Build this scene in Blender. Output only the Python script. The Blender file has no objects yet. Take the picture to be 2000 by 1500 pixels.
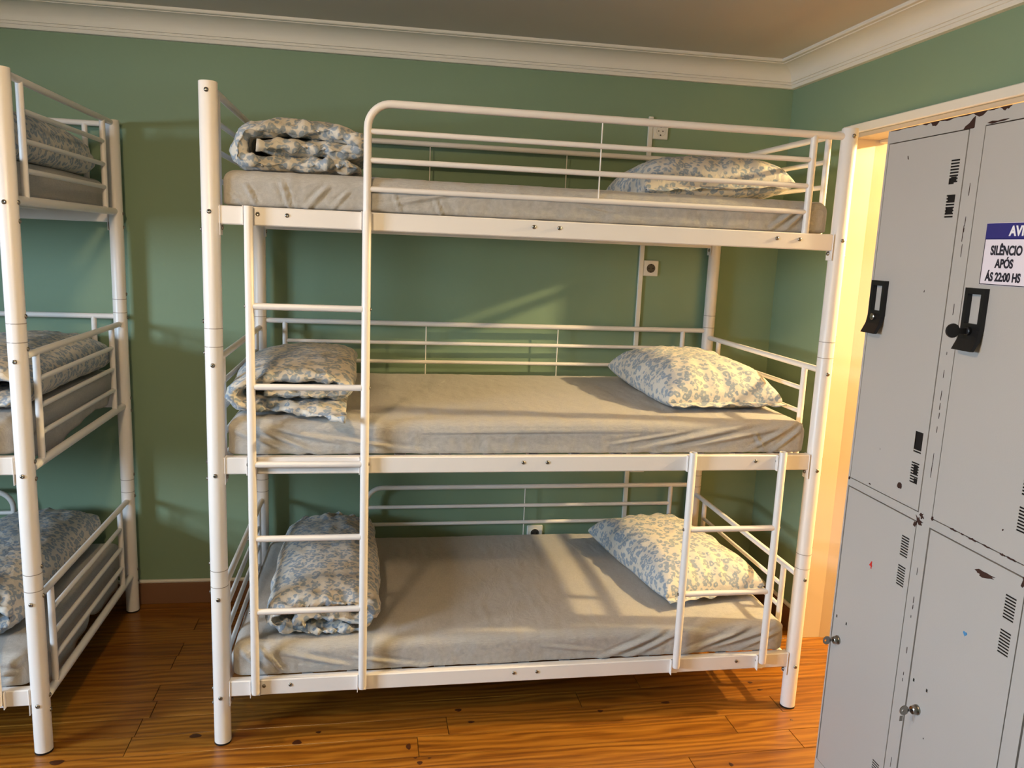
import bpy, math, random
import numpy as np
from mathutils import Vector, Matrix, noise

C = bpy.context.scene
COL = C.collection
PI = math.pi

# ------------------------------------------------------------------ camera
cam_d = bpy.data.cameras.new('camera')
cam_d.sensor_width = 36.0
cam_d.lens = 1545.1252 / 2000 * 36.0
cam_d.clip_start = 0.02
cam = bpy.data.objects.new('camera', cam_d)
COL.objects.link(cam)
_r = (0.987228, -0.153878, 0.041260)
_u = (-0.013849, 0.175115, 0.984451)
_f = (0.158711, 0.972449, -0.170747)
cam.matrix_world = Matrix(((_r[0], _u[0], -_f[0], 0.502243),
                           (_r[1], _u[1], -_f[1], -2.439525),
                           (_r[2], _u[2], -_f[2], 1.618983),
                           (0, 0, 0, 1)))
C.camera = cam

# ------------------------------------------------------------------ world, exposure, lights
w = bpy.data.worlds.new('world')
C.world = w
w.use_nodes = True
w.node_tree.nodes['Background'].inputs[0].default_value = (0.45, 0.55, 0.70, 1)
w.node_tree.nodes['Background'].inputs[1].default_value = 0.35
C.view_settings.view_transform = 'Standard'
C.view_settings.look = 'None'
C.view_settings.exposure = 0.0
C.view_settings.gamma = 1.0
C.view_settings.use_curve_mapping = False


def point_light(name, loc, power, color, radius):
    d = bpy.data.lights.new(name, 'POINT')
    d.energy = power
    d.color = color
    d.shadow_soft_size = radius
    o = bpy.data.objects.new(name, d)
    o.location = loc
    COL.objects.link(o)
    return o


# room ceiling lamp (warm bulb), hallway lamp (warm bulb) and the daylight window
point_light('room_lamp_light', (-0.12, -1.65, 2.32), 64, (1.0, 0.70, 0.39), 0.085)
point_light('hall_lamp_light', (3.54, -0.13, 2.31), 370, (1.0, 0.72, 0.34), 0.035)
dl = bpy.data.lights.new('window_daylight', 'AREA')
dl.shape = 'RECTANGLE'
dl.size = 0.80      # vertical
dl.size_y = 4.2     # along y
dl.energy = 1080
dl.color = (0.64, 0.82, 1.0)
dlo = bpy.data.objects.new('window_daylight', dl)
dlo.location = (-4.05, -2.9, 1.90)   # bright sky strip outside the window
dlo.rotation_euler = (0, -math.radians(84), 0)
COL.objects.link(dlo)


# ------------------------------------------------------------------ materials
def srgb(r, g, b):
    def f(c):
        c /= 255.0
        return c / 12.92 if c <= 0.04045 else ((c + 0.055) / 1.055) ** 2.4
    return (f(r), f(g), f(b), 1)


class NT:
    def __init__(s, name, rough=0.5, metal=0.0, spec=0.5):
        s.m = bpy.data.materials.new(name)
        s.m.use_nodes = True
        s.t = s.m.node_tree
        s.b = s.t.nodes['Principled BSDF']
        s.b.inputs['Roughness'].default_value = rough
        s.b.inputs['Metallic'].default_value = metal
        s.b.inputs['Specular IOR Level'].default_value = spec

    def n(s, kind, **kw):
        nd = s.t.nodes.new(kind)
        for k, v in kw.items():
            if k.startswith('i_'):
                nd.inputs[k[2:].replace('_', ' ')].default_value = v
            else:
                setattr(nd, k, v)
        return nd

    def l(s, a, b):
        s.t.links.new(a, b)

    def obj(s):
        return s.n('ShaderNodeTexCoord').outputs['Object']

    def ramp(s, fac, stops, interp='LINEAR'):
        nd = s.n('ShaderNodeValToRGB')
        nd.color_ramp.interpolation = interp
        e = nd.color_ramp.elements
        while len(e) < len(stops):
            e.new(0.5)
        for k, (p, c) in enumerate(stops):
            e[k].position = p
            e[k].color = c
        s.l(fac, nd.inputs[0])
        return nd.outputs[0]

    def noise(s, co, scale, detail=3, rough=0.5, dist=0.0):
        nd = s.n('ShaderNodeTexNoise')
        nd.inputs['Scale'].default_value = scale
        nd.inputs['Detail'].default_value = detail
        nd.inputs['Roughness'].default_value = rough
        nd.inputs['Distortion'].default_value = dist
        s.l(co, nd.inputs['Vector'])
        return nd.outputs['Fac']

    def math(s, op, a, b=None, clamp=False):
        nd = s.n('ShaderNodeMath', operation=op, use_clamp=clamp)
        for k, v in enumerate((a, b)):
            if v is None:
                continue
            if isinstance(v, (int, float)):
                nd.inputs[k].default_value = v
            else:
                s.l(v, nd.inputs[k])
        return nd.outputs[0]

    def mix(s, fac, a, b, blend='MIX'):
        nd = s.n('ShaderNodeMix', data_type='RGBA', blend_type=blend)
        for k, v in ((0, fac), (6, a), (7, b)):
            if isinstance(v, (int, float)):
                nd.inputs[k].default_value = v
            elif isinstance(v, tuple):
                nd.inputs[k].default_value = v
            else:
                s.l(v, nd.inputs[k])
        return nd.outputs[2]

    def scale(s, co, v):
        nd = s.n('ShaderNodeMapping')
        nd.inputs['Scale'].default_value = v
        s.l(co, nd.inputs['Vector'])
        return nd.outputs[0]

    def bump(s, h, strength, dist=0.01):
        nd = s.n('ShaderNodeBump')
        nd.inputs['Strength'].default_value = strength
        nd.inputs['Distance'].default_value = dist
        s.l(h, nd.inputs['Height'])
        s.l(nd.outputs[0], s.b.inputs['Normal'])

    def color(s, c):
        if isinstance(c, tuple):
            s.b.inputs['Base Color'].default_value = c
        else:
            s.l(c, s.b.inputs['Base Color'])


M = {}


def paint(key, col, rough, bump=0.05, bscale=180, var=0.06, spec=0.4):
    m = NT(key, rough, spec=spec)
    co = m.obj()
    f = m.noise(co, 2.2, 4)
    m.color(m.mix(f, tuple(c * (1 - var) for c in col[:3]) + (1,), tuple(min(1, c * (1 + var)) for c in col[:3]) + (1,)))
    if bump:
        m.bump(m.noise(co, bscale, 2), bump, 0.002)
    M[key] = m.m
    return m


paint('wall_paint', srgb(128, 152, 126), 0.62, 0.12, 90)
paint('hall_paint', srgb(196, 178, 140), 0.6, 0.06, 90)
paint('ceiling_paint', srgb(205, 200, 192), 0.8, 0.05, 90)
paint('trim_paint', srgb(226, 222, 214), 0.5, 0.03, 60)
paint('door_paint', srgb(202, 187, 166), 0.42, 0.03, 60)
paint('white_metal', srgb(234, 229, 226), 0.36, 0.03, 420, 0.02, 0.5)
paint('locker_paint', srgb(180, 175, 171), 0.42, 0.10, 260, 0.03, 0.4)
paint('locker_seam', srgb(38, 30, 27), 0.8, 0)
paint('black_plastic', srgb(22, 21, 23), 0.38, 0.05, 300)
paint('outlet_plastic', srgb(225, 222, 214), 0.4, 0)
paint('outlet_dark', srgb(70, 66, 60), 0.5, 0)
paint('rust_metal', srgb(58, 34, 26), 0.9, 0.3, 200, 0.3)
paint('sign_white', srgb(232, 222, 232), 0.35, 0)
paint('sign_blue', srgb(48, 46, 120), 0.35, 0)
paint('ink_dark', srgb(32, 30, 44), 0.5, 0)
paint('ink_white', srgb(240, 236, 240), 0.5, 0)
paint('red_ink', srgb(215, 45, 40), 0.5, 0)
paint('blue_ink', srgb(70, 135, 185), 0.5, 0)
paint('baseboard_wood', srgb(128, 92, 68), 0.45, 0.08, 40, 0.18)
paint('knot_wood', srgb(62, 32, 16), 0.4, 0, 40, 0.3)
paint('joint_shadow', srgb(150, 140, 132), 0.6, 0)
paint('floor_gap', srgb(52, 32, 18), 0.8, 0)
paint('dark_void', srgb(24, 18, 16), 0.9, 0)
paint('frosted_shade', srgb(245, 240, 230), 0.5, 0)
paint('tag_white', srgb(240, 240, 238), 0.6, 0)

m = NT('steel', 0.28, 1.0)
m.color(srgb(150, 145, 138))
M['steel'] = m.m
m = NT('glass', 0.02)
tr_ = m.n('ShaderNodeBsdfTransparent')
gl_ = m.n('ShaderNodeBsdfGlossy')
gl_.inputs['Roughness'].default_value = 0.02
mx_ = m.n('ShaderNodeMixShader')
mx_.inputs[0].default_value = 0.06
m.l(tr_.outputs[0], mx_.inputs[1])
m.l(gl_.outputs[0], mx_.inputs[2])
m.l(mx_.outputs[0], m.t.nodes['Material Output'].inputs['Surface'])
M['glass'] = m.m

# floor pine
m = NT('pine_floor', 0.30, spec=0.5)
tc = m.n('ShaderNodeTexCoord')
oi = m.n('ShaderNodeObjectInfo')
off = m.n('ShaderNodeVectorMath', operation='SCALE')
cx = m.n('ShaderNodeCombineXYZ')
m.l(oi.outputs['Random'], cx.inputs[0])
m.l(oi.outputs['Random'], cx.inputs[1])
m.l(oi.outputs['Random'], cx.inputs[2])
m.l(cx.outputs[0], off.inputs[0])
off.inputs['Scale'].default_value = 57.0
add = m.n('ShaderNodeVectorMath', operation='ADD')
m.l(tc.outputs['Object'], add.inputs[0])
m.l(off.outputs[0], add.inputs[1])
co = add.outputs[0]
wv = m.n('ShaderNodeTexWave', wave_type='BANDS', bands_direction='Y', wave_profile='SIN')
wv.inputs['Scale'].default_value = 11.0
wv.inputs['Distortion'].default_value = 11.0
wv.inputs['Detail'].default_value = 1.6
wv.inputs['Detail Scale'].default_value = 1.3
m.l(m.scale(co, (0.16, 1.0, 1.0)), wv.inputs['Vector'])
fine = m.noise(m.scale(co, (2.2, 75.0, 20.0)), 1.0, 4, 0.65, 0.8)
big = m.noise(m.scale(co, (1.2, 9.0, 1.0)), 1.0, 3)
grain = m.math('ADD', m.math('MULTIPLY', wv.outputs['Fac'], 0.26), m.math('MULTIPLY', fine, 0.74))
basec = m.ramp(grain, [(0.28, srgb(98, 54, 12)), (0.48, srgb(142, 89, 24)), (0.72, srgb(172, 118, 42))])
basec = m.mix(m.math('MULTIPLY', big, 0.5), basec, srgb(120, 74, 22))
tone = m.ramp(oi.outputs['Random'], [(0.0, (0.80, 0.74, 0.68, 1)), (0.5, (0.96, 0.94, 0.92, 1)), (1.0, (1.0, 1.0, 1.0, 1))])
m.color(m.mix(1.0, basec, tone, 'MULTIPLY'))
m.bump(grain, 0.06, 0.004)
M['pine'] = m.m


def sheet_mat(key, col):
    m = NT(key, 0.92, spec=0.2)
    co = m.obj()
    a = m.noise(m.scale(co, (60, 900, 60)), 1.0, 2)
    b = m.noise(m.scale(co, (900, 60, 900)), 1.0, 2)
    wv = m.math('ADD', m.math('MULTIPLY', a, 0.5), m.math('MULTIPLY', b, 0.5))
    c = m.ramp(wv, [(0.3, tuple(x * 0.80 for x in col[:3]) + (1,)), (0.7, tuple(min(1, x * 1.15) for x in col[:3]) + (1,))])
    m.color(c)
    wr = m.noise(m.scale(co, (14, 8, 20)), 1.0, 4, 0.55, 0.6)
    h = m.math('ADD', m.math('MULTIPLY', wv, 0.12), m.math('MULTIPLY', wr, 1.0))
    m.bump(h, 0.5, 0.010)
    m.b.inputs['Sheen Weight'].default_value = 0.15
    M[key] = m.m


sheet_mat('grey_sheet', srgb(174, 171, 167))

# leopard print cotton
m = NT('leopard_cotton', 0.85, spec=0.2)
co = m.obj()
dn = m.n('ShaderNodeTexNoise')
dn.inputs['Scale'].default_value = 32.0
dn.inputs['Detail'].default_value = 2.0
m.l(co, dn.inputs['Vector'])
dv = m.n('ShaderNodeVectorMath', operation='SCALE')
m.l(dn.outputs['Color'], dv.inputs[0])
dv.inputs['Scale'].default_value = 0.026
da = m.n('ShaderNodeVectorMath', operation='ADD')
m.l(co, da.inputs[0])
m.l(dv.outputs[0], da.inputs[1])
vo = m.n('ShaderNodeTexVoronoi', feature='F1')
vo.inputs['Scale'].default_value = 43.0
vo.inputs['Randomness'].default_value = 0.9
m.l(da.outputs[0], vo.inputs['Vector'])
d = vo.outputs['Distance']
ring = m.ramp(d, [(0.13, (0, 0, 0, 1)), (0.23, (1, 1, 1, 1)), (0.47, (1, 1, 1, 1)), (0.57, (0, 0, 0, 1))])
brk = m.ramp(m.noise(co, 58.0, 1), [(0.33, (0, 0, 0, 1)), (0.43, (1, 1, 1, 1))])
spot = m.math('MULTIPLY', ring, brk)
inner = m.ramp(d, [(0.10, (1, 1, 1, 1)), (0.24, (0, 0, 0, 1))])
bg = m.mix(m.math('MULTIPLY', inner, 0.55), srgb(208, 202, 192), srgb(176, 182, 188))
m.color(m.mix(m.math('MULTIPLY', spot, 0.92), bg, srgb(138, 152, 168)))
wr = m.noise(co, 22.0, 5, 0.55, 1.2)
m.bump(wr, 0.45, 0.010)
m.b.inputs['Sheen Weight'].default_value = 0.1
M['leopard'] = m.m


# ------------------------------------------------------------------ mesh helpers
class MB:
    def __init__(s):
        s.v = []
        s.f = []

    def add(s, verts, faces):
        o = len(s.v)
        s.v += [tuple(p) for p in verts]
        s.f += [tuple(i + o for i in f) for f in faces]
        return s

    def box(s, x0, x1, y0, y1, z0, z1, bev=0.0):
        if bev <= 0:
            v = [(x, y, z) for x in (x0, x1) for y in (y0, y1) for z in (z0, z1)]
            f = [(0, 1, 3, 2), (4, 6, 7, 5), (0, 4, 5, 1), (2, 3, 7, 6), (0, 2, 6, 4), (1, 5, 7, 3)]
            return s.add(v, f)
        b = min(bev, (x1 - x0) / 2.01, (y1 - y0) / 2.01, (z1 - z0) / 2.01)
        bm_v = []
        idx = {}
        X, Y, Z = (x0, x1), (y0, y1), (z0, z1)
        for i in (0, 1):
            for j in (0, 1):
                for k in (0, 1):
                    sx, sy, sz = (b if i == 0 else -b), (b if j == 0 else -b), (b if k == 0 else -b)
                    idx[i, j, k, 'x'] = len(bm_v); bm_v.append((X[i], Y[j] + sy, Z[k] + sz))
                    idx[i, j, k, 'y'] = len(bm_v); bm_v.append((X[i] + sx, Y[j], Z[k] + sz))
                    idx[i, j, k, 'z'] = len(bm_v); bm_v.append((X[i] + sx, Y[j] + sy, Z[k]))
        fs = []
        g = lambda i, j, k, a: idx[i, j, k, a]
        for i in (0, 1):
            q = [g(i, 0, 0, 'x'), g(i, 1, 0, 'x'), g(i, 1, 1, 'x'), g(i, 0, 1, 'x')]
            fs.append(q if i else q[::-1])
            q = [g(0, i, 0, 'y'), g(0, i, 1, 'y'), g(1, i, 1, 'y'), g(1, i, 0, 'y')]
            fs.append(q if i else q[::-1])
            q = [g(0, 0, i, 'z'), g(1, 0, i, 'z'), g(1, 1, i, 'z'), g(0, 1, i, 'z')]
            fs.append(q if i else q[::-1])
        for i in (0, 1):
            for j in (0, 1):
                fs.append([g(i, j, 0, 'x'), g(i, j, 1, 'x'), g(i, j, 1, 'y'), g(i, j, 0, 'y')])
                fs.append([g(i, 0, j, 'x'), g(i, 1, j, 'x'), g(i, 1, j, 'z'), g(i, 0, j, 'z')])
                fs.append([g(0, i, j, 'y'), g(1, i, j, 'y'), g(1, i, j, 'z'), g(0, i, j, 'z')])
                for k in (0, 1):
                    fs.append([g(i, j, k, 'x'), g(i, j, k, 'y'), g(i, j, k, 'z')])
        return s.add(bm_v, fs)

    def tube(s, pts, r, n=14, cap=True):
        P = [Vector(p) for p in pts]
        verts, faces = [], []
        up = None
        for i, p in enumerate(P):
            if i == 0:
                t = (P[1] - P[0])
            elif i == len(P) - 1:
                t = (P[-1] - P[-2])
            else:
                t = (P[i + 1] - p).normalized() + (p - P[i - 1]).normalized()
            t.normalize()
            if up is None:
                up = Vector((0, 0, 1)) if abs(t.z) < 0.9 else Vector((0, 1, 0))
            a = t.cross(up)
            a.normalize()
            b = a.cross(t)
            b.normalize()
            up = b
            rr = r[i] if isinstance(r, (list, tuple)) else r
            for k in range(n):
                c, sn = math.cos(2 * PI * k / n), math.sin(2 * PI * k / n)
                verts.append(p + (a * c + b * sn) * rr)
        for i in range(len(P) - 1):
            for k in range(n):
                faces.append((i * n + k, i * n + (k + 1) % n, (i + 1) * n + (k + 1) % n, (i + 1) * n + k))
        if cap:
            faces.append(tuple(range(n))[::-1])
            faces.append(tuple((len(P) - 1) * n + k for k in range(n)))
        return s.add(verts, faces)

    def lathe(s, prof, n=16, axis='z', at=(0, 0, 0), cap=True):
        verts, faces = [], []
        for (r, h) in prof:
            for k in range(n):
                c, sn = math.cos(2 * PI * k / n) * r, math.sin(2 * PI * k / n) * r
                p = (c, sn, h) if axis == 'z' else ((h, c, sn) if axis == 'x' else (sn, h, c))
                verts.append((p[0] + at[0], p[1] + at[1], p[2] + at[2]))
        for i in range(len(prof) - 1):
            for k in range(n):
                faces.append((i * n + k, i * n + (k + 1) % n, (i + 1) * n + (k + 1) % n, (i + 1) * n + k))
        if cap:
            faces.append(tuple(range(n))[::-1])
            faces.append(tuple((len(prof) - 1) * n + k for k in range(n)))
        return s.add(verts, faces)

    def panel(s, y0, y1, z0, z1, holes, x0, x1):
        """slab facing -x between x0 (front) and x1 (back) with rectangular through-holes"""
        ys = sorted({y0, y1} | {h[0] for h in holes} | {h[1] for h in holes})
        zs = sorted({z0, z1} | {h[2] for h in holes} | {h[3] for h in holes})
        solid = {}
        for i in range(len(ys) - 1):
            for j in range(len(zs) - 1):
                cy, cz = (ys[i] + ys[i + 1]) / 2, (zs[j] + zs[j + 1]) / 2
                solid[i, j] = not any(h[0] < cy < h[1] and h[2] < cz < h[3] for h in holes)
        for (i, j), ok in solid.items():
            if not ok:
                continue
            a, b, c, d = ys[i], ys[i + 1], zs[j], zs[j + 1]
            s.add([(x0, a, c), (x0, b, c), (x0, b, d), (x0, a, d)], [(3, 2, 1, 0)])
            s.add([(x1, a, c), (x1, b, c), (x1, b, d), (x1, a, d)], [(0, 1, 2, 3)])
            if not solid.get((i - 1, j)):
                s.add([(x0, a, c), (x1, a, c), (x1, a, d), (x0, a, d)], [(0, 1, 2, 3)])
            if not solid.get((i + 1, j)):
                s.add([(x0, b, c), (x1, b, c), (x1, b, d), (x0, b, d)], [(3, 2, 1, 0)])
            if not solid.get((i, j - 1)):
                s.add([(x0, a, c), (x1, a, c), (x1, b, c), (x0, b, c)], [(3, 2, 1, 0)])
            if not solid.get((i, j + 1)):
                s.add([(x0, a, d), (x1, a, d), (x1, b, d), (x0, b, d)], [(0, 1, 2, 3)])
        return s

    def mesh(s, name, smooth=False, angle=None):
        me = bpy.data.meshes.new(name)
        me.from_pydata(s.v, [], s.f)
        me.validate()
        if smooth:
            me.shade_smooth()
            if angle is not None:
                me.set_sharp_from_angle(angle=math.radians(angle))
        me.update()
        return me

    def build(s, name, mat, parent=None, smooth=False, angle=None):
        return link(name, s.mesh(name, smooth, angle), mat, parent)


def link(name, me, mat, parent=None):
    o = bpy.data.objects.new(name, me)
    if mat is not None and not me.materials:
        me.materials.append(M[mat])
    COL.objects.link(o)
    if parent is not None:
        o.parent = parent
    return o


def tag(o, label, cat, group=None):
    o['label'] = label
    o['category'] = cat
    if group:
        o['group'] = group
    return o


def empty(name, loc=(0, 0, 0), rz=0.0):
    o = bpy.data.objects.new(name, None)
    o.location = loc
    o.rotation_euler = (0, 0, rz)
    o.empty_display_size = 0.1
    COL.objects.link(o)
    return o


def struct(o):
    o['kind'] = 'structure'
    return o


# ------------------------------------------------------------------ room shell
WX, WY = 2.293, 1.045          # right wall face, back wall face
LX, FY = -2.76, -3.6           # left wall face, front wall face
CZ = 2.458                     # ceiling
HX = 4.30                      # hallway far wall
DY0, DY1, DZ = -1.05, 0.53, 2.104   # doorway in the right wall
JX = 2.45                      # hallway side of the right wall

fl = struct(MB().box(LX - .1, HX + .1, FY - .1, 1.3, -0.06, -0.0155).build('floor', 'floor_gap'))

# planks, laid almost parallel to the back wall
PITCH, SL = 0.1035, 0.020
rng = random.Random(4)
butt_fix = {8: -0.25, 6: -0.265, 5: -0.27, 3: -0.28, 1: -0.285, 0: 0.73, -1: -0.9}
first = None
for k in range(-12, 11):
    y0 = -0.047 + k * PITCH
    xs = [LX]
    b = butt_fix.get(k)
    cuts = []
    if b is not None:
        cuts = [b, b + rng.uniform(1.15, 1.6), b - rng.uniform(1.0, 1.4), b + rng.uniform(2.6, 3.2)]
    else:
        b = LX + rng.uniform(0.5, 1.6)
        while b < HX:
            cuts.append(b)
            b += rng.uniform(1.1, 1.9)
    cuts = sorted(c for c in cuts if LX + .15 < c < HX - .15)
    xs = [LX] + cuts + [HX]
    for a, c in zip(xs[:-1], xs[1:]):
        y1 = y0 + PITCH
        ylim = 1.04 - SL * c
        if y0 > ylim - .01:
            continue
        y1 = min(y1, ylim + .03)
        g = 0.0011
        L_ = c - a - 2 * g
        W_ = y1 - y0 - 2 * g
        mb = MB().box(-L_ / 2, L_ / 2, -W_ / 2, W_ / 2, -0.014, rng.uniform(-.0005, 0.0), 0.0007)
        o = mb.build('floor_plank', 'pine', fl)
        xm, ym = (a + c) / 2, (y0 + y1) / 2
        o.location = (xm * math.cos(SL) - ym * math.sin(SL), xm * math.sin(SL) + ym * math.cos(SL), 0)
        o.rotation_euler = (0, 0, SL)
knots = [(-0.478, -0.062, .021, .013), (-0.094, 0.037, .019, .012), (0.236, -0.029, .015, .013), (0.595, -0.085, .008, .016),
         (0.628, -0.171, .009, .009), (0.774, 0.105, .012, .009), (0.812, 0.031, .012, .007), (1.278, 0.055, .010, .008),
         (1.533, 0.086, .016, .008), (1.926, 0.137, .011, .006), (1.911, 0.189, .010, .007), (1.625, -0.276, .007, .010),
         (0.30, 0.02, .009, .006), (0.615, -0.145, .006, .004), (0.66, -0.15, .006, .004), (1.95, -0.06, .006, .005)]
for (x, y, rx, ry) in knots:
    n = 12
    vs = []
    for rr, z in ((1.0, .0002), (0.55, .0009)):
        for i in range(n):
            a = 2 * PI * i / n
            j = 1 + .12 * math.sin(3 * a + x * 40)
            vs.append((x + rx * rr * j * math.cos(a), y + ry * rr * j * math.sin(a), z))
    fs = [(i, (i + 1) % n, n + (i + 1) % n, n + i) for i in range(n)] + [tuple(range(n, 2 * n))]
    MB().add(vs, fs).build('wood_knot', 'knot_wood', fl)

struct(MB().box(LX - .1, HX + .1, WY, WY + .1, 0, 2.7).build('wall_back', 'wall_paint'))
struct(MB().box(LX, JX, FY - .1, FY, 0, 2.7).build('wall_front', 'wall_paint'))
wl = MB()
WY0, WY1, WZ0, WZ1 = -2.35, -1.15, 0.60, 2.02       # window opening in the left wall
wl.box(LX - .12, LX, FY, WY0, 0, 2.7).box(LX - .12, LX, WY1, WY, 0, 2.7)
wl.box(LX - .12, LX, WY0, WY1, 0, WZ0).box(LX - .12, LX, WY0, WY1, WZ1, 2.7)
struct(wl.build('wall_left', 'wall_paint'))
wr_ = MB()
wr_.box(WX, JX, FY, DY0, 0, 2.7).box(WX, JX, DY1, WY, 0, 2.7).box(WX, JX, DY0, DY1, DZ, 2.7)
struct(wr_.build('wall_right', 'wall_paint'))
struct(MB().box(LX - .1, HX + .1, FY - .1, WY + .1, CZ, CZ + .08).build('ceiling', 'ceiling_paint'))
# hallway beyond the doorway
struct(MB().box(HX, HX + .1, -2.0, WY, 0, 2.7).build('wall_hall_end', 'hall_paint'))
struct(MB().box(JX, HX, -2.1, -2.0, 0, 2.7).build('wall_hall_front', 'hall_paint'))
struct(MB().box(JX, HX, WY - .012, WY - .001, 0, CZ).build('wall_hall_back', 'hall_paint'))
hs = MB()
hs.box(JX, JX + .012, DY1 + .06, WY - .012, 0, CZ).box(JX, JX + .012, -2.0, DY0 - .06, 0, CZ).box(JX, JX + .012, DY0 - .06, DY1 + .06, DZ + .06, CZ)
struct(hs.build('wall_hall_side', 'hall_paint'))

# cornice
prof = [(0.0, 2.362), (0.020, 2.362), (0.022, 2.366), (0.022, 2.376), (0.027, 2.377), (0.027, 2.386), (0.033, 2.387), (0.033, 2.393)]
for i in range(9):
    a = i / 8 * PI / 2
    prof.append((0.033 + 0.077 * (1 - math.cos(a)), 2.393 + 0.050 * math.sin(a)))
prof += [(0.112, 2.443), (0.114, 2.446), (0.128, 2.446), (0.131, 2.449), (0.131, CZ + .002), (0.0, CZ + .002)]


def cornice(name, p0, p1, inward, m0, m1):
    """profile swept between two wall points, mitred by m0/m1 (shift of the end along the run per unit of depth)"""
    p0, p1, iv = Vector(p0), Vector(p1), Vector(inward)
    t = (p1 - p0).normalized()
    n = len(prof)
    vs = []
    for base, mm in ((p0, m0), (p1, -m1)):
        for dd, z in prof:
            q = base + iv * dd + t * (dd * mm)
            vs.append((q.x, q.y, z))
    fs = [(i, (i + 1) % n, n + (i + 1) % n, n + i) for i in range(n)]
    fs += [tuple(range(n)), tuple(range(n, 2 * n))[::-1]]
    return struct(MB().add(vs, fs).build(name, 'trim_paint', None, True, 22))


cornice('trim_1', (LX, WY, 0), (WX, WY, 0), (0, -1, 0), 1, 1)
cornice('trim_2', (WX, WY, 0), (WX, FY, 0), (-1, 0, 0), 1, 1)
cornice('trim_3', (LX, FY, 0), (LX, WY, 0), (1, 0, 0), 1, 1)
cornice('trim_4', (WX, FY, 0), (LX, FY, 0), (0, 1, 0), 1, 1)
# door casing on the room side, jamb lining, splay shaped to look darker, stops
cs = MB()
cs.box(WX - .016, WX, DY1, DY1 + .05, 0, DZ + .034, .003).box(WX - .016, WX, DY0 - .05, DY0, 0, DZ + .034, .003)
cs.box(WX - .018, WX, DY0, DY1, DZ, DZ + .034, .003)
struct(cs.build('trim_5', 'trim_paint'))
jm = MB()
jm.box(WX - .004, JX + .012, DY1 - .016, DY1 - .0005, 0, DZ, .001).box(WX - .004, JX + .012, DY0 + .0005, DY0 + .016, 0, DZ, .001)
jm.box(WX - .004, JX + .012, DY0 + .016, DY1 - .016, DZ - .016, DZ - .0005, .001)
xa_, xb_, ya_, yb_ = 2.384, JX + .012, DY1 - .016, DY1 - .034  # added splay, angled off the hall lamp so this strip comes out darker
jm.add([(xa_, ya_, 0), (xb_, yb_, 0), (xb_, ya_, 0), (xa_, ya_, DZ - .016), (xb_, yb_, DZ - .016), (xb_, ya_, DZ - .016)],
       [(0, 2, 1), (3, 4, 5), (0, 1, 4, 3), (1, 2, 5, 4), (2, 0, 3, 5)])
jm.box(2.392, 2.43, DY0 + .016, DY0 + .030, 0, DZ - .016, .002)
jm.box(2.392, 2.43, DY0 + .03, DY1 - .03, DZ - .030, DZ - .016, .002)
struct(jm.build('door_1', 'door_paint'))
# baseboards
b = struct(MB().box(LX, WX, WY - .014, WY, 0, .097, .002).build('baseboard_back', 'baseboard_wood'))
MB().box(LX, WX, WY - .016, WY, .0975, .112, .004).build('top_strip', 'trim_paint', b)
b = struct(MB().box(WX - .014, WX, DY1 + .05, WY - .016, 0, .097, .002).build('baseboard_right', 'baseboard_wood'))
MB().box(WX - .016, WX, DY1 + .05, WY - .016, .0975, .112, .004).build('top_strip', 'trim_paint', b)
# window with frame, mullions and panes
wf = MB()
wf.box(LX - .10, LX - .02, WY0, WY0 + .05, WZ0, WZ1).box(LX - .10, LX - .02, WY1 - .05, WY1, WZ0, WZ1)
wf.box(LX - .10, LX - .02, WY0 + .05, WY1 - .05, WZ0, WZ0 + .05).box(LX - .10, LX - .02, WY0 + .05, WY1 - .05, WZ1 - .05, WZ1)
wf.box(LX - .09, LX - .03, (WY0 + WY1) / 2 - .025, (WY0 + WY1) / 2 + .025, WZ0 + .05, WZ1 - .05)
wi = struct(wf.build('window_1', 'trim_paint'))
for y0, y1 in ((WY0 + .05, (WY0 + WY1) / 2 - .025), ((WY0 + WY1) / 2 + .025, WY1 - .05)):
    MB().box(LX - .064, LX - .060, y0, y1, WZ0 + .05, WZ1 - .05).build('pane', 'glass', wi)

# ------------------------------------------------------------------ bunk beds
BL, BW, BH = 1.980, 0.9713, 2.0408
RAIL = (0.1900, 0.9274, 1.6756)      # rail centre heights
J = ((1.292, 1.3461), (0.5384, 0.5918))
RP = 0.026

bolt_mesh = MB().lathe([(0.0068, 0.0), (0.0068, 0.0012), (0.0058, 0.0030), (0.0036, 0.0040), (0.0030, 0.0026), (0.0026, 0.0024)], 10).mesh('bolt', True, 40)
bolt_mesh.materials.append(M['steel'])


def bolt(parent, p, d, s=1.0):
    o = bpy.data.objects.new('bolt', bolt_mesh)
    o.parent = parent
    o.matrix_local = Matrix.Translation(p) @ Vector(d).to_track_quat('Z', 'Y').to_matrix().to_4x4() @ Matrix.Scale(s, 4)
    COL.objects.link(o)


def arc(cx, cz, r, a0, a1, y, n=9):
    return [(cx + r * math.cos(a0 + (a1 - a0) * i / n), y, cz + r * math.sin(a0 + (a1 - a0) * i / n)) for i in range(n + 1)]


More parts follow.
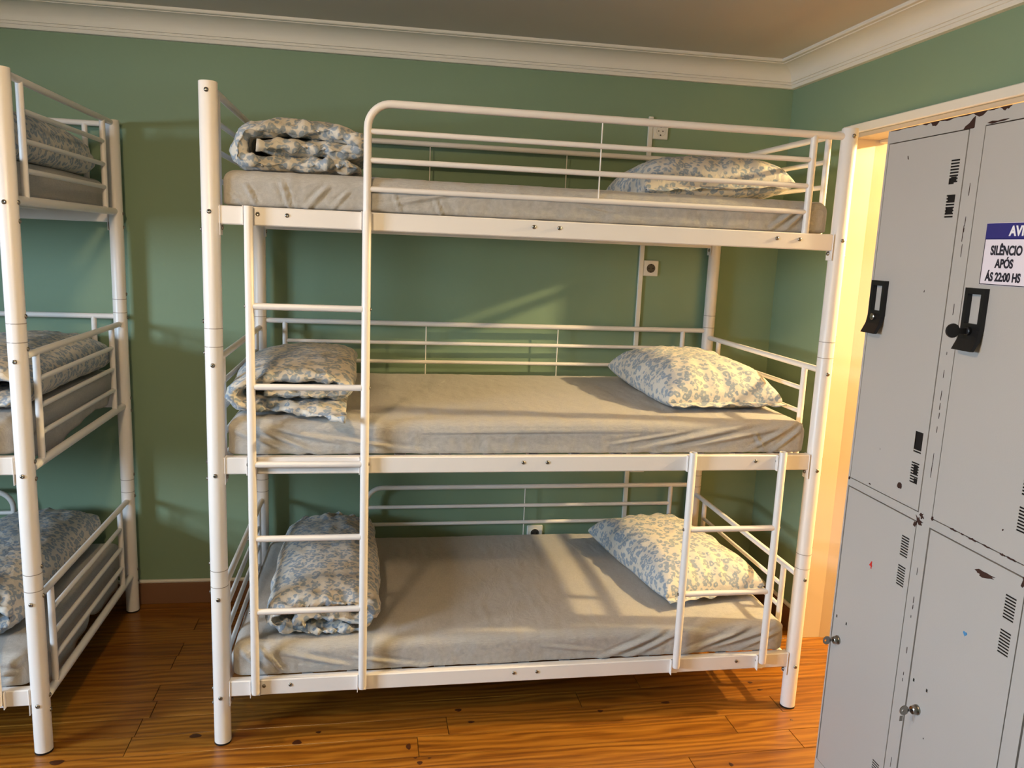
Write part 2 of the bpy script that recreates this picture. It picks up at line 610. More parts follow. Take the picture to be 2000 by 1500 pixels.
def make_bed(loc, rz, sgn, label):
    """sgn=+1: bed runs to +x from its front corner post; -1: mirrored"""
    root = empty('bunk_bed', loc, rz)
    tag(root, label, 'bunk bed', 'white three-tier bunk beds')
    X = lambda x: sgn * x

    def xb(mb, x0, x1, *a):
        a0, a1 = sorted((X(x0), X(x1)))
        return mb.box(a0, a1, *a)

    def xt(mb, pts, r, n=14):
        return mb.tube([(X(p[0]), p[1], p[2]) for p in pts], r, n)
    # posts
    for px in (0, BL):
        for py in (0, BW):
            mb = MB()
            n = 24
            # hollow-topped tube
            prof_ = [(RP - .002, 0.004), (RP, 0.006), (RP, BH - .002), (RP - .001, BH), (RP - .004, BH), (RP - .004, BH - .05)]
            mb.lathe(prof_, n, 'z', (X(px), py, 0))
            post = mb.build('post', 'white_metal', root, True, 40)
            MB().lathe([(RP + .0005, 0), (RP + .0005, .006), (RP - .003, .007)], n, 'z', (X(px), py, 0)).build('foot_cap', 'black_plastic', post, True, 40)
            for z0, z1 in J:
                for zz in (z0, z1):
                    mb = MB()
                    mb.lathe([(RP + .0001, -.0010), (RP + .0007, -.0008), (RP + .0007, .0008), (RP + .0001, .0010)], n, 'z', (X(px), py, zz))
                    mb.build('joint_ring', 'joint_shadow', post, True, 40)
            fy = -1 if py == 0 else 1
            fx = -1 if px == 0 else 1
            ey = py + fy * RP
            for z in (1.683, 1.238, 0.90, 0.50, 0.167, 2.015):
                bolt(post, (X(px), ey, z), (0, fy, 0), 1.0)
            ex = X(px) + sgn * fx * RP
            for z in (1.684, 1.632, 1.366, 1.272, 0.938, 0.886, 0.612, 0.518, 0.19, 0.14):
                bolt(post, (ex, py, z), (sgn * fx, 0, 0), 1.0)
            # inner face: bolts of the end rails and of the brackets
            for z in (1.64, 0.89, 0.145):
                bolt(post, (X(px) - sgn * fx * (RP + .003), py - fy * .004, z), (-sgn * fx, 0, 0), 1.1)
    # long side rails with brackets, three tiers, front and back
    for z in RAIL:
        for py in (0, BW):
            mb = MB()
            xb(mb, RP - .004, BL - RP + .004, py - .015, py + .015, z - .0265, z + .0265, .003)
            ra = mb.build('side_rail', 'white_metal', root)
            for bx in (RP, BL - RP):
                d = .0022 if bx < 1 else -.0022
                mb = MB()
                a0, a1 = sorted((bx, bx + d))
                xb(mb, a0, a1, py - .018, py + .018, z - .058, z + .028, .0008)
                mb.build('bracket', 'white_metal', ra)
            if py == 0:
                for bx in (0.132, 0.214, 0.948, 1.028, 1.754, 1.833):
                    bolt(ra, (X(bx), -.015, z + .006), (0, -1, 0), 0.95)
        # slats across the bed base
        for i in range(13):
            xx = 0.12 + i * (BL - .24) / 12
            mb = MB()
            xb(mb, xx - .018, xx + .018, .013, BW - .013, z + .010, z + .022, .002)
            mb.build('slat', 'white_metal', root)
    # end guards
    for zt in (2.030, 1.246, 0.500):
        for px in (0, BL):
            mb = MB()
            xt(mb, [(px, RP - .006, zt), (px, BW - RP + .006, zt)], .0108)
            for yy in (.122, BW - .122):
                xt(mb, [(px, yy, zt), (px, yy, zt - .335)], .0105)
            zb = zt - .338
            xt(mb, [(px, RP - .006, zb), (px, BW - RP + .006, zb)], .0138)
            g = mb.build('end_guard', 'white_metal', root, True, 50)
            for dz in (.083, .167, .251):
                mb = MB()
                xt(mb, [(px, .122, zt - dz), (px, BW - .122, zt - dz)], .0082, 10)
                mb.build('guard_bar', 'white_metal', g, True, 50)

    def curved(zt, zb, py, bars, rods, rt):
        """guard whose free end bends down at x=.443 and whose other end meets the far post"""
        mb = MB()
        rr = .070
        path = [(.443, py, zb), (.443, py, zt - rr)] + arc(.443 + rr, zt - rr, rr, PI, PI / 2, py)[1:] + [(BL - RP + .005, py, zt)]
        xt(mb, path, rt)
        xt(mb, [(1.858, py, zt), (1.858, py, zb)], rt * .98)
        g = mb.build('long_guard', 'white_metal', root, True, 50)
        for dz in bars:
            mb = MB()
            xt(mb, [(.443, py, zt - dz), (1.858, py, zt - dz)], .0085, 10)
            mb.build('guard_bar', 'white_metal', g, True, 50)
        for rx in rods:
            mb = MB()
            xt(mb, [(rx, py, zt), (rx, py, zt - bars[-1])], .0022, 6)
            mb.build('thin_rod', 'white_metal', g, True, 50)

    def straight(zt, zb, py, bars, rods):
        mb = MB()
        xt(mb, [(RP - .005, py, zt), (BL - RP + .005, py, zt)], .0108)
        for vx in (.100, 1.858):
            xt(mb, [(vx, py, zt), (vx, py, zb)], .0105)
        g = mb.build('long_guard', 'white_metal', root, True, 50)
        for dz in bars:
            mb = MB()
            xt(mb, [(.100, py, zt - dz), (1.858, py, zt - dz)], .0082, 10)
            mb.build('guard_bar', 'white_metal', g, True, 50)
        for rx in rods:
            mb = MB()
            xt(mb, [(rx, py, zt), (rx, py, zt - bars[-1])], .0022, 6)
            mb.build('thin_rod', 'white_metal', g, True, 50)

    curved(2.015, RAIL[2] + .02, 0.0, (.080, .162, .245), (1.151,), .0118)
    straight(2.024, RAIL[2] + .02, BW, (.083, .167, .25), (.689, 1.273))
    straight(1.276, RAIL[1] + .02, BW, (.083, .165, .247), (.689, 1.273))
    curved(0.543, RAIL[0] + .02, BW, (.090, .170, .25), (1.157,), .0105)

    def ladder(xa, xc, z0, z1, rungs, y):
        mb = MB()
        for xx in (xa, xc):
            r_ = .0130
            prof_ = [(r_ * .55, 0), (r_ * .9, .003), (r_, .009), (r_, z1 - z0 - .001), (r_ - .0004, z1 - z0), (r_ - .002, z1 - z0), (r_ - .002, z1 - z0 - .03)]
            mb.lathe(prof_, 16, 'z', (X(xx), y, z0))
        la = mb.build('ladder', 'white_metal', root, True, 40)
        for zz in rungs:
            mb = MB()
            xt(mb, [(xa + .010, y, zz), (xc - .010, y, zz)], .0100, 12)
            mb.build('rung', 'white_metal', la, True, 50)
            for xx, dd in ((xa - .0128, -1), (xc + .0128, 1)):
                bolt(la, (X(xx), y, zz), (sgn * dd, 0, 0), 0.8)
        for xx in (xa, xc):
            MB().lathe([(.0109, z1 - .006), (.0109, z1 - .005)], 14, 'z', (X(xx), y, 0)).build('tube_plug', 'black_plastic', la)
            for zz in RAIL:
                if z0 - .05 < zz < z1 + .05:
                    mb = MB()
                    xb(mb, xx - .017, xx - .0145, y, -.0152, zz - .0262, zz + .0285, .0006)
                    xb(mb, xx - .0145, xx + .012, -.0168, -.0152, zz - .0262, zz + .0285, .0006)
                    mb.build('hook', 'white_metal', la)

    ladder(.108, .443, .176, 1.7035, (1.416, 1.176, .936, .699, .458), -.0305)
    ladder(1.521, 1.845, .190, .969, (.699, .466), -.0305)
    return root


BEDA = make_bed((0, 0, 0), 0.0143, 1, 'white metal three-tier bunk bed in the middle, seen along its whole front')
BEDB = make_bed((-0.5385, 0.0028, 0), 0.0229, -1, 'white metal three-tier bunk bed cut by the left edge of the photo')


# ------------------------------------------------------------------ soft goods
def nz(p, s, seed=0.0):
    return noise.noise(Vector((p[0] * s + seed, p[1] * s - seed * .7, p[2] * s + seed * 1.3)))


def grid1(a, b, r, n, k=5):
    return list(np.linspace(a, a + r, k)) + list(np.linspace(a + r, b - r, n))[1:-1] + list(np.linspace(b - r, b, k))


def mattress(bed, sgn, z0, h, ridges, label, seed, group='mattresses under grey fitted sheets', fine=True, drape=None, sag=0.0):
    root = None
    x0, x1, y0, y1 = .030, BL - .034, .004, BW - .012
    r = .034
    NX, NY, NZ = (270, 44, 14) if fine else (60, 60, 9)
    gx, gy, gz = grid1(x0, x1, r, NX), grid1(y0, y1, r, NY), grid1(z0, z0 + h, r, NZ, 5)
    verts, faces, idx = [], [], {}

    def vid(i, j, k):
        key = (i, j, k)
        if key in idx:
            return idx[key]
        p = Vector((gx[i], gy[j], gz[k]))
        rb = .010 if p.z < z0 + h * .5 else r
        q = Vector((min(max(p.x, x0 + r), x1 - r), min(max(p.y, y0 + r), y1 - r), min(max(p.z, z0 + rb), z0 + h - r)))
        d = p - q
        if d.length > 1e-6:
            nrm = Vector((d.x / r, d.y / r, d.z / (rb if d.z < 0 else r)))
            nrm.normalize()
            p = q + Vector((nrm.x * r, nrm.y * r, nrm.z * (rb if nrm.z < 0 else r)))
        else:
            nrm = d
        n_ = nrm if nrm.length > 0 else Vector((0, 0, 1))
        # low pillow-like crown, gentle wrinkles
        up = max(0.0, n_.z)
        side = 1 - abs(n_.z)
        a = .0022 * nz(p, 9, seed) * side + .0016 * nz((p.x * 2.2, p.y * .8, p.z), 16, seed + 3)
        a += .0022 * nz((p.x, p.y, p.z * 3), 5, seed + 9)
        a += up * .006 * math.sin(PI * (p.y - y0) / (y1 - y0)) * (1 - sag)
        # gathered vertical puckers towards the lower front edge
        lo = max(0.0, 1 - (p.z - z0) / (h * .7))
        a += side * lo * .0022 * nz((p.x * 5, 0, p.z * .4 + p.x), 8, seed + 5)
        if n_.y < -.05 and p.z < z0 + h - .006:
            for (ax, az, bx, bz, amp, wd) in ridges:
                vx, vz = bx - ax, bz - az
                L2 = vx * vx + vz * vz
                t = ((p.x - ax) * vx + (p.z - az) * vz) / L2
                if -.1 < t < 1.1:
                    dist = abs((p.x - ax) * vz - (p.z - az) * vx) / math.sqrt(L2)
                    tp = max(0.0, math.sin(PI * min(1, max(0, (t + .1) / 1.2)))) ** .6
                    wd2 = wd * .8
                    a += 1.5 * amp * tp * (math.exp(-(dist / wd2) ** 2) - .45 * math.exp(-((dist - 1.9 * wd2) / wd2) ** 2))
        p = p + n_ * a
        if p.z < z0:
            p.z = z0
        idx[key] = len(verts)
        verts.append((sgn * p.x, p.y, p.z))
        return idx[key]
    nx, ny, nz_ = len(gx) - 1, len(gy) - 1, len(gz) - 1
    for i in range(nx):
        for j in range(ny):
            faces.append((vid(i, j, nz_), vid(i + 1, j, nz_), vid(i + 1, j + 1, nz_), vid(i, j + 1, nz_)))
            faces.append((vid(i, j, 0), vid(i, j + 1, 0), vid(i + 1, j + 1, 0), vid(i + 1, j, 0)))
        for k in range(nz_):
            faces.append((vid(i, 0, k), vid(i + 1, 0, k), vid(i + 1, 0, k + 1), vid(i, 0, k + 1)))
            faces.append((vid(i, ny, k), vid(i, ny, k + 1), vid(i + 1, ny, k + 1), vid(i + 1, ny, k)))
    for j in range(ny):
        for k in range(nz_):
            faces.append((vid(0, j, k), vid(0, j, k + 1), vid(0, j + 1, k + 1), vid(0, j + 1, k)))
            faces.append((vid(nx, j, k), vid(nx, j + 1, k), vid(nx, j + 1, k + 1), vid(nx, j, k + 1)))
    if sgn < 0:
        faces = [f[::-1] for f in faces]
    me = bpy.data.meshes.new('mattress')
    me.from_pydata(verts, [], faces)
    me.shade_smooth()
    o = link('mattress', me, 'grey_sheet')
    o.location = bed.location
    o.rotation_euler = bed.rotation_euler
    tag(o, label, 'mattress', group)
    if drape:
        # loose hem of the sheet hanging from the end by the post
        vs, fs = [], []
        N, Kd = 60, 7
        for i in range(N + 1):
            t = i / N
            y = .06 + t * (BW - .14)
            dep = drape(t)
            for k in range(Kd + 1):
                s = k / Kd
                z = z0 + .035 - s * dep
                xx = x0 - .001 + .004 * math.sin(t * 31 + s) * s + .004 * nz((t * 9, s, 0), 1.7, seed) * s
                vs.append((sgn * xx, y, z))
        for i in range(N):
            for k in range(Kd):
                a = i * (Kd + 1) + k
                fs.append((a, a + 1, a + Kd + 2, a + Kd + 1))
        d = MB().add(vs, fs).build('sheet_hem', 'grey_sheet', o, True)
        md = d.modifiers.new('thick', 'SOLIDIFY')
        md.thickness = .0016
    return o


TOPR = [RAIL[k] + .0268 for k in range(3)]
rid_mid = [(0.678, 1.028, 1.318, 1.034, .0035, .005), (1.358, 0.975, 1.760, 1.060, .006, .010), (1.430, 0.965, 1.867, 1.050, .005, .009),
           (1.740, 0.971, 1.896, 1.055, .006, .008), (1.753, 1.025, 1.796, 0.962, .004, .006), (1.82, 0.96, 1.93, 1.05, .005, .007),
           (0.06, 1.03, 0.24, 0.962, .006, .009), (0.101, 1.05, 0.30, 0.962, .006, .010), (0.131, 1.05, 0.423, 0.980, .006, .009),
           (0.298, 1.019, 0.615, 0.965, .006, .008), (0.329, 0.987, 0.423, 0.970, .005, .006), (1.25, 0.99, 1.5, 1.03, .003, .006)]
rid_top = [(0.096, 1.765, 0.124, 1.709, .005, .006), (0.197, 1.778, 0.218, 1.706, .006, .006), (0.328, 1.770, 0.269, 1.708, .006, .008),
           (0.387, 1.759, 0.343, 1.712, .005, .006), (0.645, 1.75, 0.664, 1.70, .005, .005), (0.477, 1.72, 0.72, 1.775, .004, .008),
           (1.737, 1.714, 1.818, 1.775, .006, .008), (1.790, 1.717, 1.847, 1.768, .006, .008), (1.1, 1.75, 1.25, 1.72, .003, .006),
           (0.05, 1.74, 0.09, 1.71, .004, .006), (1.3, 1.73, 1.42, 1.715, .003, .005), (0.52, 1.76, 0.54, 1.71, .004, .005)]
rid_bot = [(0.058, 0.310, 0.136, 0.236, .007, .009), (0.106, 0.320, 0.200, 0.233, .007, .009), (0.15, 0.30, 0.18, 0.235, .005, .007),
           (0.201, 0.295, 0.429, 0.235, .006, .009), (0.429, 0.267, 0.648, 0.225, .006, .008), (0.25, .25, .40, .228, .005, .006),
           (1.266, 0.225, 1.480, 0.310, .006, .010), (1.358, 0.222, 1.552, 0.315, .005, .010), (1.564, 0.227, 1.801, 0.315, .007, .010),
           (1.638, 0.235, 1.902, 0.311, .006, .009), (1.75, .225, 1.93, .30, .005, .008), (1.05, .28, 1.25, .25, .003, .008)]
MT = .106
mattress(BEDA, 1, TOPR[2], MT - .002, rid_top, 'thin mattress in a grey fitted sheet on the top tier of the middle bunk bed', 1.0)
mattress(BEDA, 1, TOPR[1], MT + .004, rid_mid, 'mattress in a grey fitted sheet on the middle tier of the middle bunk bed', 2.0)
mattress(BEDA, 1, TOPR[0], MT + .002, rid_bot, 'mattress in a wrinkled grey sheet on the lowest tier of the middle bunk bed', 3.0)
mattress(BEDB, -1, TOPR[2], MT, [], 'mattress in a grey sheet on the top tier of the left bunk bed', 4.0, fine=False)
mattress(BEDB, -1, TOPR[1], MT, [], 'mattress in a grey sheet on the middle tier of the left bunk bed', 5.0, fine=False,
         drape=lambda t: .050 + .045 * math.exp(-((t - .30) / .22) ** 2) + .006 * math.sin(t * 23))
mattress(BEDB, -1, TOPR[0], MT, [(.05, .31, .12, .24, .008, .010), (.10, .32, .2, .23, .007, .01), (.07, .27, .10, .225, .006, .007)],
         'lowest mattress of the left bunk bed, its sheet hanging loose at the end', 6.0, fine=False,
         drape=lambda t: .060 + .075 * abs(math.sin(t * 4.6 + .5)) ** .7 * (1 - .5 * t) + .004 * math.sin(t * 40))


def pillow(loc, rz, tilt, a, b, T, label, seed, hem=None, pinch=.055):
    N, Mv = 56, 64
    vs, fs = [], []

    def pt(u, v, sgn):
        x = a * u * (1 - pinch * (1 - v * v))
        y = b * v * (1 - pinch * (1 - u * u))
        e = max(0.0, (1 - abs(u) ** 4.0)) * max(0.0, (1 - abs(v) ** 4.0))
        t = T * (.70 * e ** .34 + .30 * e ** .9)
        # corner-wards puckers
        rad = max(abs(u), abs(v))
        ang = math.atan2(v, u)
        puck = .0075 * (rad ** 3) * math.sin(ang * 17 + 4 * nz((u, v, seed), 1.4, seed)) * min(1, e * 8)
        wr = .006 * nz((x, y, seed), 11, seed) + .0045 * nz((x, y * .5, seed + 2), 26, seed)
        if sgn > 0:
            z = .72 * t + (puck + wr) * min(1, e * 5)
        else:
            z = -.28 * t + wr * .25 * min(1, e * 5)
        z += .010 * (u * u * v * v) + .004 * nz((u * 2, v * 2, seed), 1, seed)
        return Vector((x, y, z))
    idx = {}
    for sg in (1, -1):
        for i in range(N + 1):
            for j in range(Mv + 1):
                u = math.sin((i / N - .5) * PI)
                v = math.sin((j / Mv - .5) * PI)
                if sg < 0 and (i in (0, N) or j in (0, Mv)):
                    idx[sg, i, j] = idx[1, i, j]
                    continue
                idx[sg, i, j] = len(vs)
                vs.append(pt(u, v, sg))
        for i in range(N):
            for j in range(Mv):
                q = (idx[sg, i, j], idx[sg, i + 1, j], idx[sg, i + 1, j + 1], idx[sg, i, j + 1])
                fs.append(q if sg > 0 else q[::-1])
    R = Matrix.Rotation(rz, 4, 'Z') @ Matrix.Rotation(tilt[0], 4, 'X') @ Matrix.Rotation(tilt[1], 4, 'Y')
    vs = [R @ p for p in vs]
    zmin = min(p.z for p in vs)
    # settle on the mattress: flatten the lowest parts
    zs = sorted(p.z for p in vs)
    base = zs[int(len(zs) * .22)]
    vs = [Vector((p.x, p.y, max(p.z, base + (p.z - base) * .08) - base + .004)) for p in vs]
    o = MB().add(vs, fs).build('pillow', 'leopard', None, True)
    o.location = loc
    tag(o, label, 'pillow', 'leopard-print pillows')
    if hem:
        # open mouth of the pillowcase: a thin wavy flap along one edge
        hv, hf = [], []
        n = 60
        for i in range(n + 1):
            t = i / n
            s = 2 * t - 1
            for k, dy in enumerate((0.012, -.010, -hem)):
                lx = a * s * (1 - .01)
                ly = -b * (1 - pinch * (1 - s * s)) + dy
                lz = (.008 + .006 * nz((t * 8, k, seed), 1, seed)) * (k > 0) + .003 * math.sin(t * 40) * (k == 2)
                q = R @ Vector((lx, ly, lz))
                hv.append((q.x, q.y, max(.0035, q.z - base + .004 - .006 * k)))
        for i in range(n):
            for k in range(2):
                q = i * 3 + k
                hf.append((q, q + 3, q + 4, q + 1))
        h = MB().add(hv, hf).build('pillowcase_hem', 'leopard', o, True)
        md = h.modifiers.new('thick', 'SOLIDIFY')
        md.thickness = .002
    return o


MZ = [TOPR[0] + MT + .010, TOPR[1] + MT + .012, TOPR[2] + MT + .006]
pillow((1.635, .46, MZ[2] - .001), .03, (0, -.07), .278, .235, .170, 'plump blue leopard-print pillow on the top tier, behind the guard rail', 11.0, .02, .03)
pillow((1.695, .525, MZ[1] - .001), .05, (0.03, 0.0), .222, .335, .180, 'blue leopard-print pillow on the middle tier, beside the right end', 12.0, .035, .045)
pillow((1.685, .545, MZ[0] - .001), .17, (0.0, 0.0), .215, .350, .172, 'blue leopard-print pillow on the lowest tier, behind the short ladder', 13.0, .03, .045)


def catmull(pts, n):
    P = np.array([pts[0]] + list(pts) + [pts[-1]], float)
    out = []
    seg = len(pts) - 1
    for i in range(seg):
        p0, p1, p2, p3 = P[i:i + 4]
        for t in np.linspace(0, 1, 24, endpoint=(i == seg - 1)):
            out.append(.5 * ((2 * p1) + (p2 - p0) * t + (2 * p0 - 5 * p1 + 4 * p2 - p3) * t * t + (3 * p1 - p0 - 3 * p2 + p3) * t ** 3))
    out = np.array(out)
    d = np.concatenate([[0], np.cumsum(np.linalg.norm(np.diff(out, axis=0), axis=1))])
    s = np.linspace(0, d[-1], n)
    return np.stack([np.interp(s, d, out[:, 0]), np.interp(s, d, out[:, 1])], 1)


def duvet(loc, rz, prof_pts, th, L, label, seed, sgn=1, hshape=None, crumple=.010, n=110, ny=60, skew=None, wshape=None, lip=None, group='folded leopard-print duvets'):
    cl = catmull(prof_pts, n)
    tg = np.gradient(cl, axis=0)
    tg /= np.linalg.norm(tg, axis=1)[:, None]
    nm = np.stack([-tg[:, 1], tg[:, 0]], 1)
    s = np.linspace(0, 1, n)
    tap = np.sqrt(np.clip(1 - np.abs(2 * s - 1) ** 14, .06, 1))
    verts, faces = [], []
    ring = 2 * n
    for j in range(ny + 1):
        t = j / ny
        tt = .5 - .5 * math.cos(PI * t)
        e = math.sqrt(max(.10, 1 - abs(2 * tt - 1) ** 10))
        hz = hshape(tt) if hshape else 1.0
        wz = wshape(tt) if wshape else 1.0
        sk = skew(tt) if skew else 0.0
        endk = max(0, 1 - tt / .16) ** 1.3 + max(0, 1 - (1 - tt) / .12) ** 1.5
        for side in (1, -1):
            rg = range(n) if side > 0 else range(n - 1, -1, -1)
            for i in rg:
                c = cl[i]
                hh = th[i * (len(th) - 1) // (n - 1)] if isinstance(th, (list, tuple)) else th
                x = c[0] * wz + nm[i, 0] * side * hh * .5 * tap[i] * e
                z = (c[1] + nm[i, 1] * side * hh * .5 * tap[i] * e) * hz
                y = tt * L
                if lip:
                    y += lip(s[i], tt)
                q = (x, y, z)
                k = .0045 * nz(q, 9, seed) + (.004 + crumple * endk) * nz((x * 1.2, y * .8, z), 22, seed + 4) + crumple * .6 * endk * nz(q, 46, seed + 7)
                x += nm[i, 0] * side * k + .008 * nz((y, z, x), 7, seed + 1) * (1 + endk)
                z += nm[i, 1] * side * k
                y += endk * .016 * nz((s[i] * 9, seed, side * .2), 1.3, seed)
                verts.append([sgn * (x + sk), y, z])
    zmin = min(v[2] for v in verts)
    V = np.array(verts)
    base = np.percentile(V[:, 2], 6)
    V[:, 2] -= base
    V[:, 2] = np.where(V[:, 2] < .004, .004 + (V[:, 2] - .004) * .06, V[:, 2])
    V[:, 2] = np.maximum(V[:, 2], .002)
    for j in range(ny):
        for i in range(ring):
            faces.append((j * ring + i, j * ring + (i + 1) % ring, (j + 1) * ring + (i + 1) % ring, (j + 1) * ring + i))
    for j in (0, ny):
        for i in range(n - 1):
            a, b2 = j * ring + i, j * ring + i + 1
            c2, d2 = j * ring + ring - 2 - i, j * ring + ring - 1 - i
            faces.append((a, b2, c2, d2) if j else (d2, c2, b2, a))
    if sgn < 0:
        faces = [f[::-1] for f in faces]
    me = bpy.data.meshes.new('folded_duvet')
    me.from_pydata(V.tolist(), [], faces)
    me.shade_smooth()
    o = link('folded_duvet', me, 'leopard')
    o.location = loc
    o.rotation_euler = (0, 0, rz)
    tag(o, label, 'duvet', group)
    return o


# roll profiles (x, z), outer end first
P_top = [(.170, .026), (.09, .028), (-.05, .024), (-.155, .026), (-.186, .052), (-.182, .094), (-.150, .122), (-.05, .134), (.07, .130), (.150, .112), (.172, .088), (.130, .074), (.03, .077), (-.08, .074), (-.140, .078)]
P_mid = [(.165, .022), (.08, .024), (-.08, .026), (-.165, .034), (-.192, .064), (-.168, .100), (-.08, .126), (.05, .130), (.145, .118), (.172, .092), (.135, .072), (.03, .074), (-.09, .072)]
P_bot = [(.120, .022), (.02, .022), (-.09, .026), (-.150, .048), (-.158, .082), (-.12, .118), (-.02, .134), (.09, .126), (.150, .096), (.152, .060), (.105, .052), (.04, .072), (-.04, .076), (-.085, .062), (-.06, .050)]
hs_ = lambda t: .86 + .20 * math.sin(PI * min(1, t * 1.15)) ** .7
duvet((.248, .10, MZ[2] - .002), .02, P_top, .052, .50, 'folded leopard-print duvet on the top tier, beside the left corner post', 21.0, 1,
      hshape=lambda t: .98 + .12 * math.sin(PI * t), crumple=.020)
duvet((.222, .075, MZ[1] - .002), .03, P_mid, .046, .80, 'folded leopard-print duvet behind the long ladder on the middle tier, one corner hanging over', 22.0, 1,
      hshape=lambda t: .90 + .16 * math.sin(PI * min(1, t * 1.1)) ** .8, wshape=lambda t: .97, crumple=.012,
      lip=lambda s_, t: -.15 * max(0, 1 - t / .35) * max(0, 1 - s_ / .20))
duvet((.312, .05, MZ[0] - .002), .03, P_bot, .042, .86, 'rolled leopard-print duvet behind the long ladder on the lowest tier, crumpled end showing', 23.0, 1,
      hshape=hs_, crumple=.020, wshape=lambda t: 1.0 + .05 * math.sin(PI * t))
B0 = BEDB.location
duvet((-.775, .12, MZ[2] - .002), .02, P_top, .044, .70, 'folded leopard-print duvet on the top tier of the left bunk bed', 31.0, -1,
      hshape=lambda t: .96 + .14 * math.sin(PI * t), crumple=.012)
duvet((-.772, .075, MZ[1] - .002), .02, P_mid, .046, .84, 'folded leopard-print duvet on the middle tier of the left bunk bed', 32.0, -1,
      hshape=lambda t: 1.0 + .14 * math.sin(PI * t), crumple=.012)
duvet((-.83, .09, MZ[0] - .002), .02, P_bot, .044, .84, 'rolled leopard-print duvet on the lowest tier of the left bunk bed', 33.0, -1,
      hshape=lambda t: 1.08 + .18 * math.sin(PI * t), crumple=.016, wshape=lambda t: 1.1)

# ------------------------------------------------------------------ outlets and cable trunking on the back wall
tr = MB().box(1.627, 1.648, WY - .012, WY - .0005, .113, 2.205, .002).build('cable_trunk', 'outlet_plastic')
tag(tr, 'narrow white cable trunking running up the green wall behind the bed', 'cable cover')


def outlet(x, z, label, w_=.070):
    root = empty('wall_outlet', (x, WY - .0005, z))
    tag(root, label, 'outlet', 'white wall outlets')
    MB().box(-w_ / 2, w_ / 2, -.010, 0, -w_ / 2, w_ / 2, .003).build('plate', 'outlet_plastic', root)
    n = 24
    MB().lathe([(.020, -.0112), (.0218, -.0118), (.0225, -.0112), (.0225, -.0095)][::-1], n, 'y', cap=False).build('socket_rim', 'outlet_plastic', root, True, 40)
    MB().lathe([(.0205, -.0100), (.0205, -.01025)], n, 'y').build('socket_well', 'outlet_dark' if z < 2 else 'outlet_plastic', root)
    for dx, dz in ((-.0095, 0), (.0095, 0), (0, .017), (0, -.017)):
        MB().lathe([(.0028, -.0104), (.0028, -.0116)], 10, 'y', (dx, 0, dz)).build('pin_hole', 'dark_void', root)
    return root


outlet(1.684, 2.146, 'white wall outlet beside the trunking above the top tier')
outlet(1.683, 1.549, 'white wall outlet above the middle tier, beside the trunking')
outlet(1.686, 0.628, 'white wall outlet half hidden behind the middle side rail')
outlet(1.207, 0.300, 'white wall outlet low on the wall behind the lowest mattress', .074)

# ------------------------------------------------------------------ lockers
KX = 1.885
lk = empty('locker_cabinet', (KX, -.325, 0))
tag(lk, 'tall grey metal locker cabinet with chipped rusty paint at the right', 'locker')
OY = -.325
yy = lambda y: y - OY           # world y to local
Y = lambda a, b: tuple(sorted((yy(a), yy(b))))
ZT = 1.980
YE = -1.392
carc = MB()
a, b = Y(-.325, YE)
carc.box(.018, .385, b - .002, b, 0, ZT)           # far side (towards the bed)
carc.box(.018, .385, a, a + .002, 0, ZT)
carc.box(.018, .385, a, b, ZT - .002, ZT)
carc.box(.383, .385, a, b, 0, ZT)
carc.box(.018, .385, a, b, 0.03, .032)
for yd in (-.674, -1.041):
    carc.box(.018, .383, yy(yd) - .001, yy(yd) + .001, .03, ZT)
for z in (.966,):
    carc.box(.03, .383, a, b, z - .001, z + .001)
carc.build('carcass', 'locker_paint', lk)
# front frame strips
cols = ((-.3365, -.6470), (-.7020, -1.0150), (-1.0670, -1.3800))
holes = []
for y0, y1 in cols:
    u0, u1 = Y(y0, y1)
    holes.append((u0 - .002, u1 + .0055, .045, .9550))
    holes.append((u0 - .0025, u1 + .0025, .9785, 1.9458))
fr = MB()
fr.panel(a, b, 0, ZT, holes, .0005, .018)
fr.build('front_frame', 'locker_paint', lk)


def vent(yc, zt, n=8, w_=.031, pitch=.0074, hgt=.0040):
    u0, u1 = Y(yc + w_ / 2, yc - w_ / 2)
    return [(u0, u1, zt - i * pitch - hgt, zt - i * pitch) for i in range(n)]


def poly_patch(parent, pts, name='paint_chip', mat='rust_metal', x=-.0006):
    """thin irregular chip on the front face; pts are (world y, z)"""
    n = len(pts)
    vs = [(x, yy(p[0]), p[1]) for p in pts] + [(.0008, yy(p[0]), p[1]) for p in pts]
    fs = [tuple(range(n)), tuple(range(n, 2 * n))[::-1]] + [(i, (i + 1) % n, n + (i + 1) % n, n + i) for i in range(n)]
    return MB().add(vs, fs).build(name, mat, parent)


def blob(parent, cy, cz, ry, rz_, rot=0.0, seed=0, n=14, rag=.35, name='paint_chip', mat='rust_metal'):
    r_ = random.Random(seed)
    pts = []
    for i in range(n):
        t = 2 * PI * i / n
        k = 1 + r_.uniform(-rag, rag * .5)
        u, v = ry * k * math.cos(t), rz_ * k * math.sin(t)
        pts.append((cy + u * math.cos(rot) - v * math.sin(rot), cz + u * math.sin(rot) + v * math.cos(rot)))
    return poly_patch(parent, pts, name, mat)


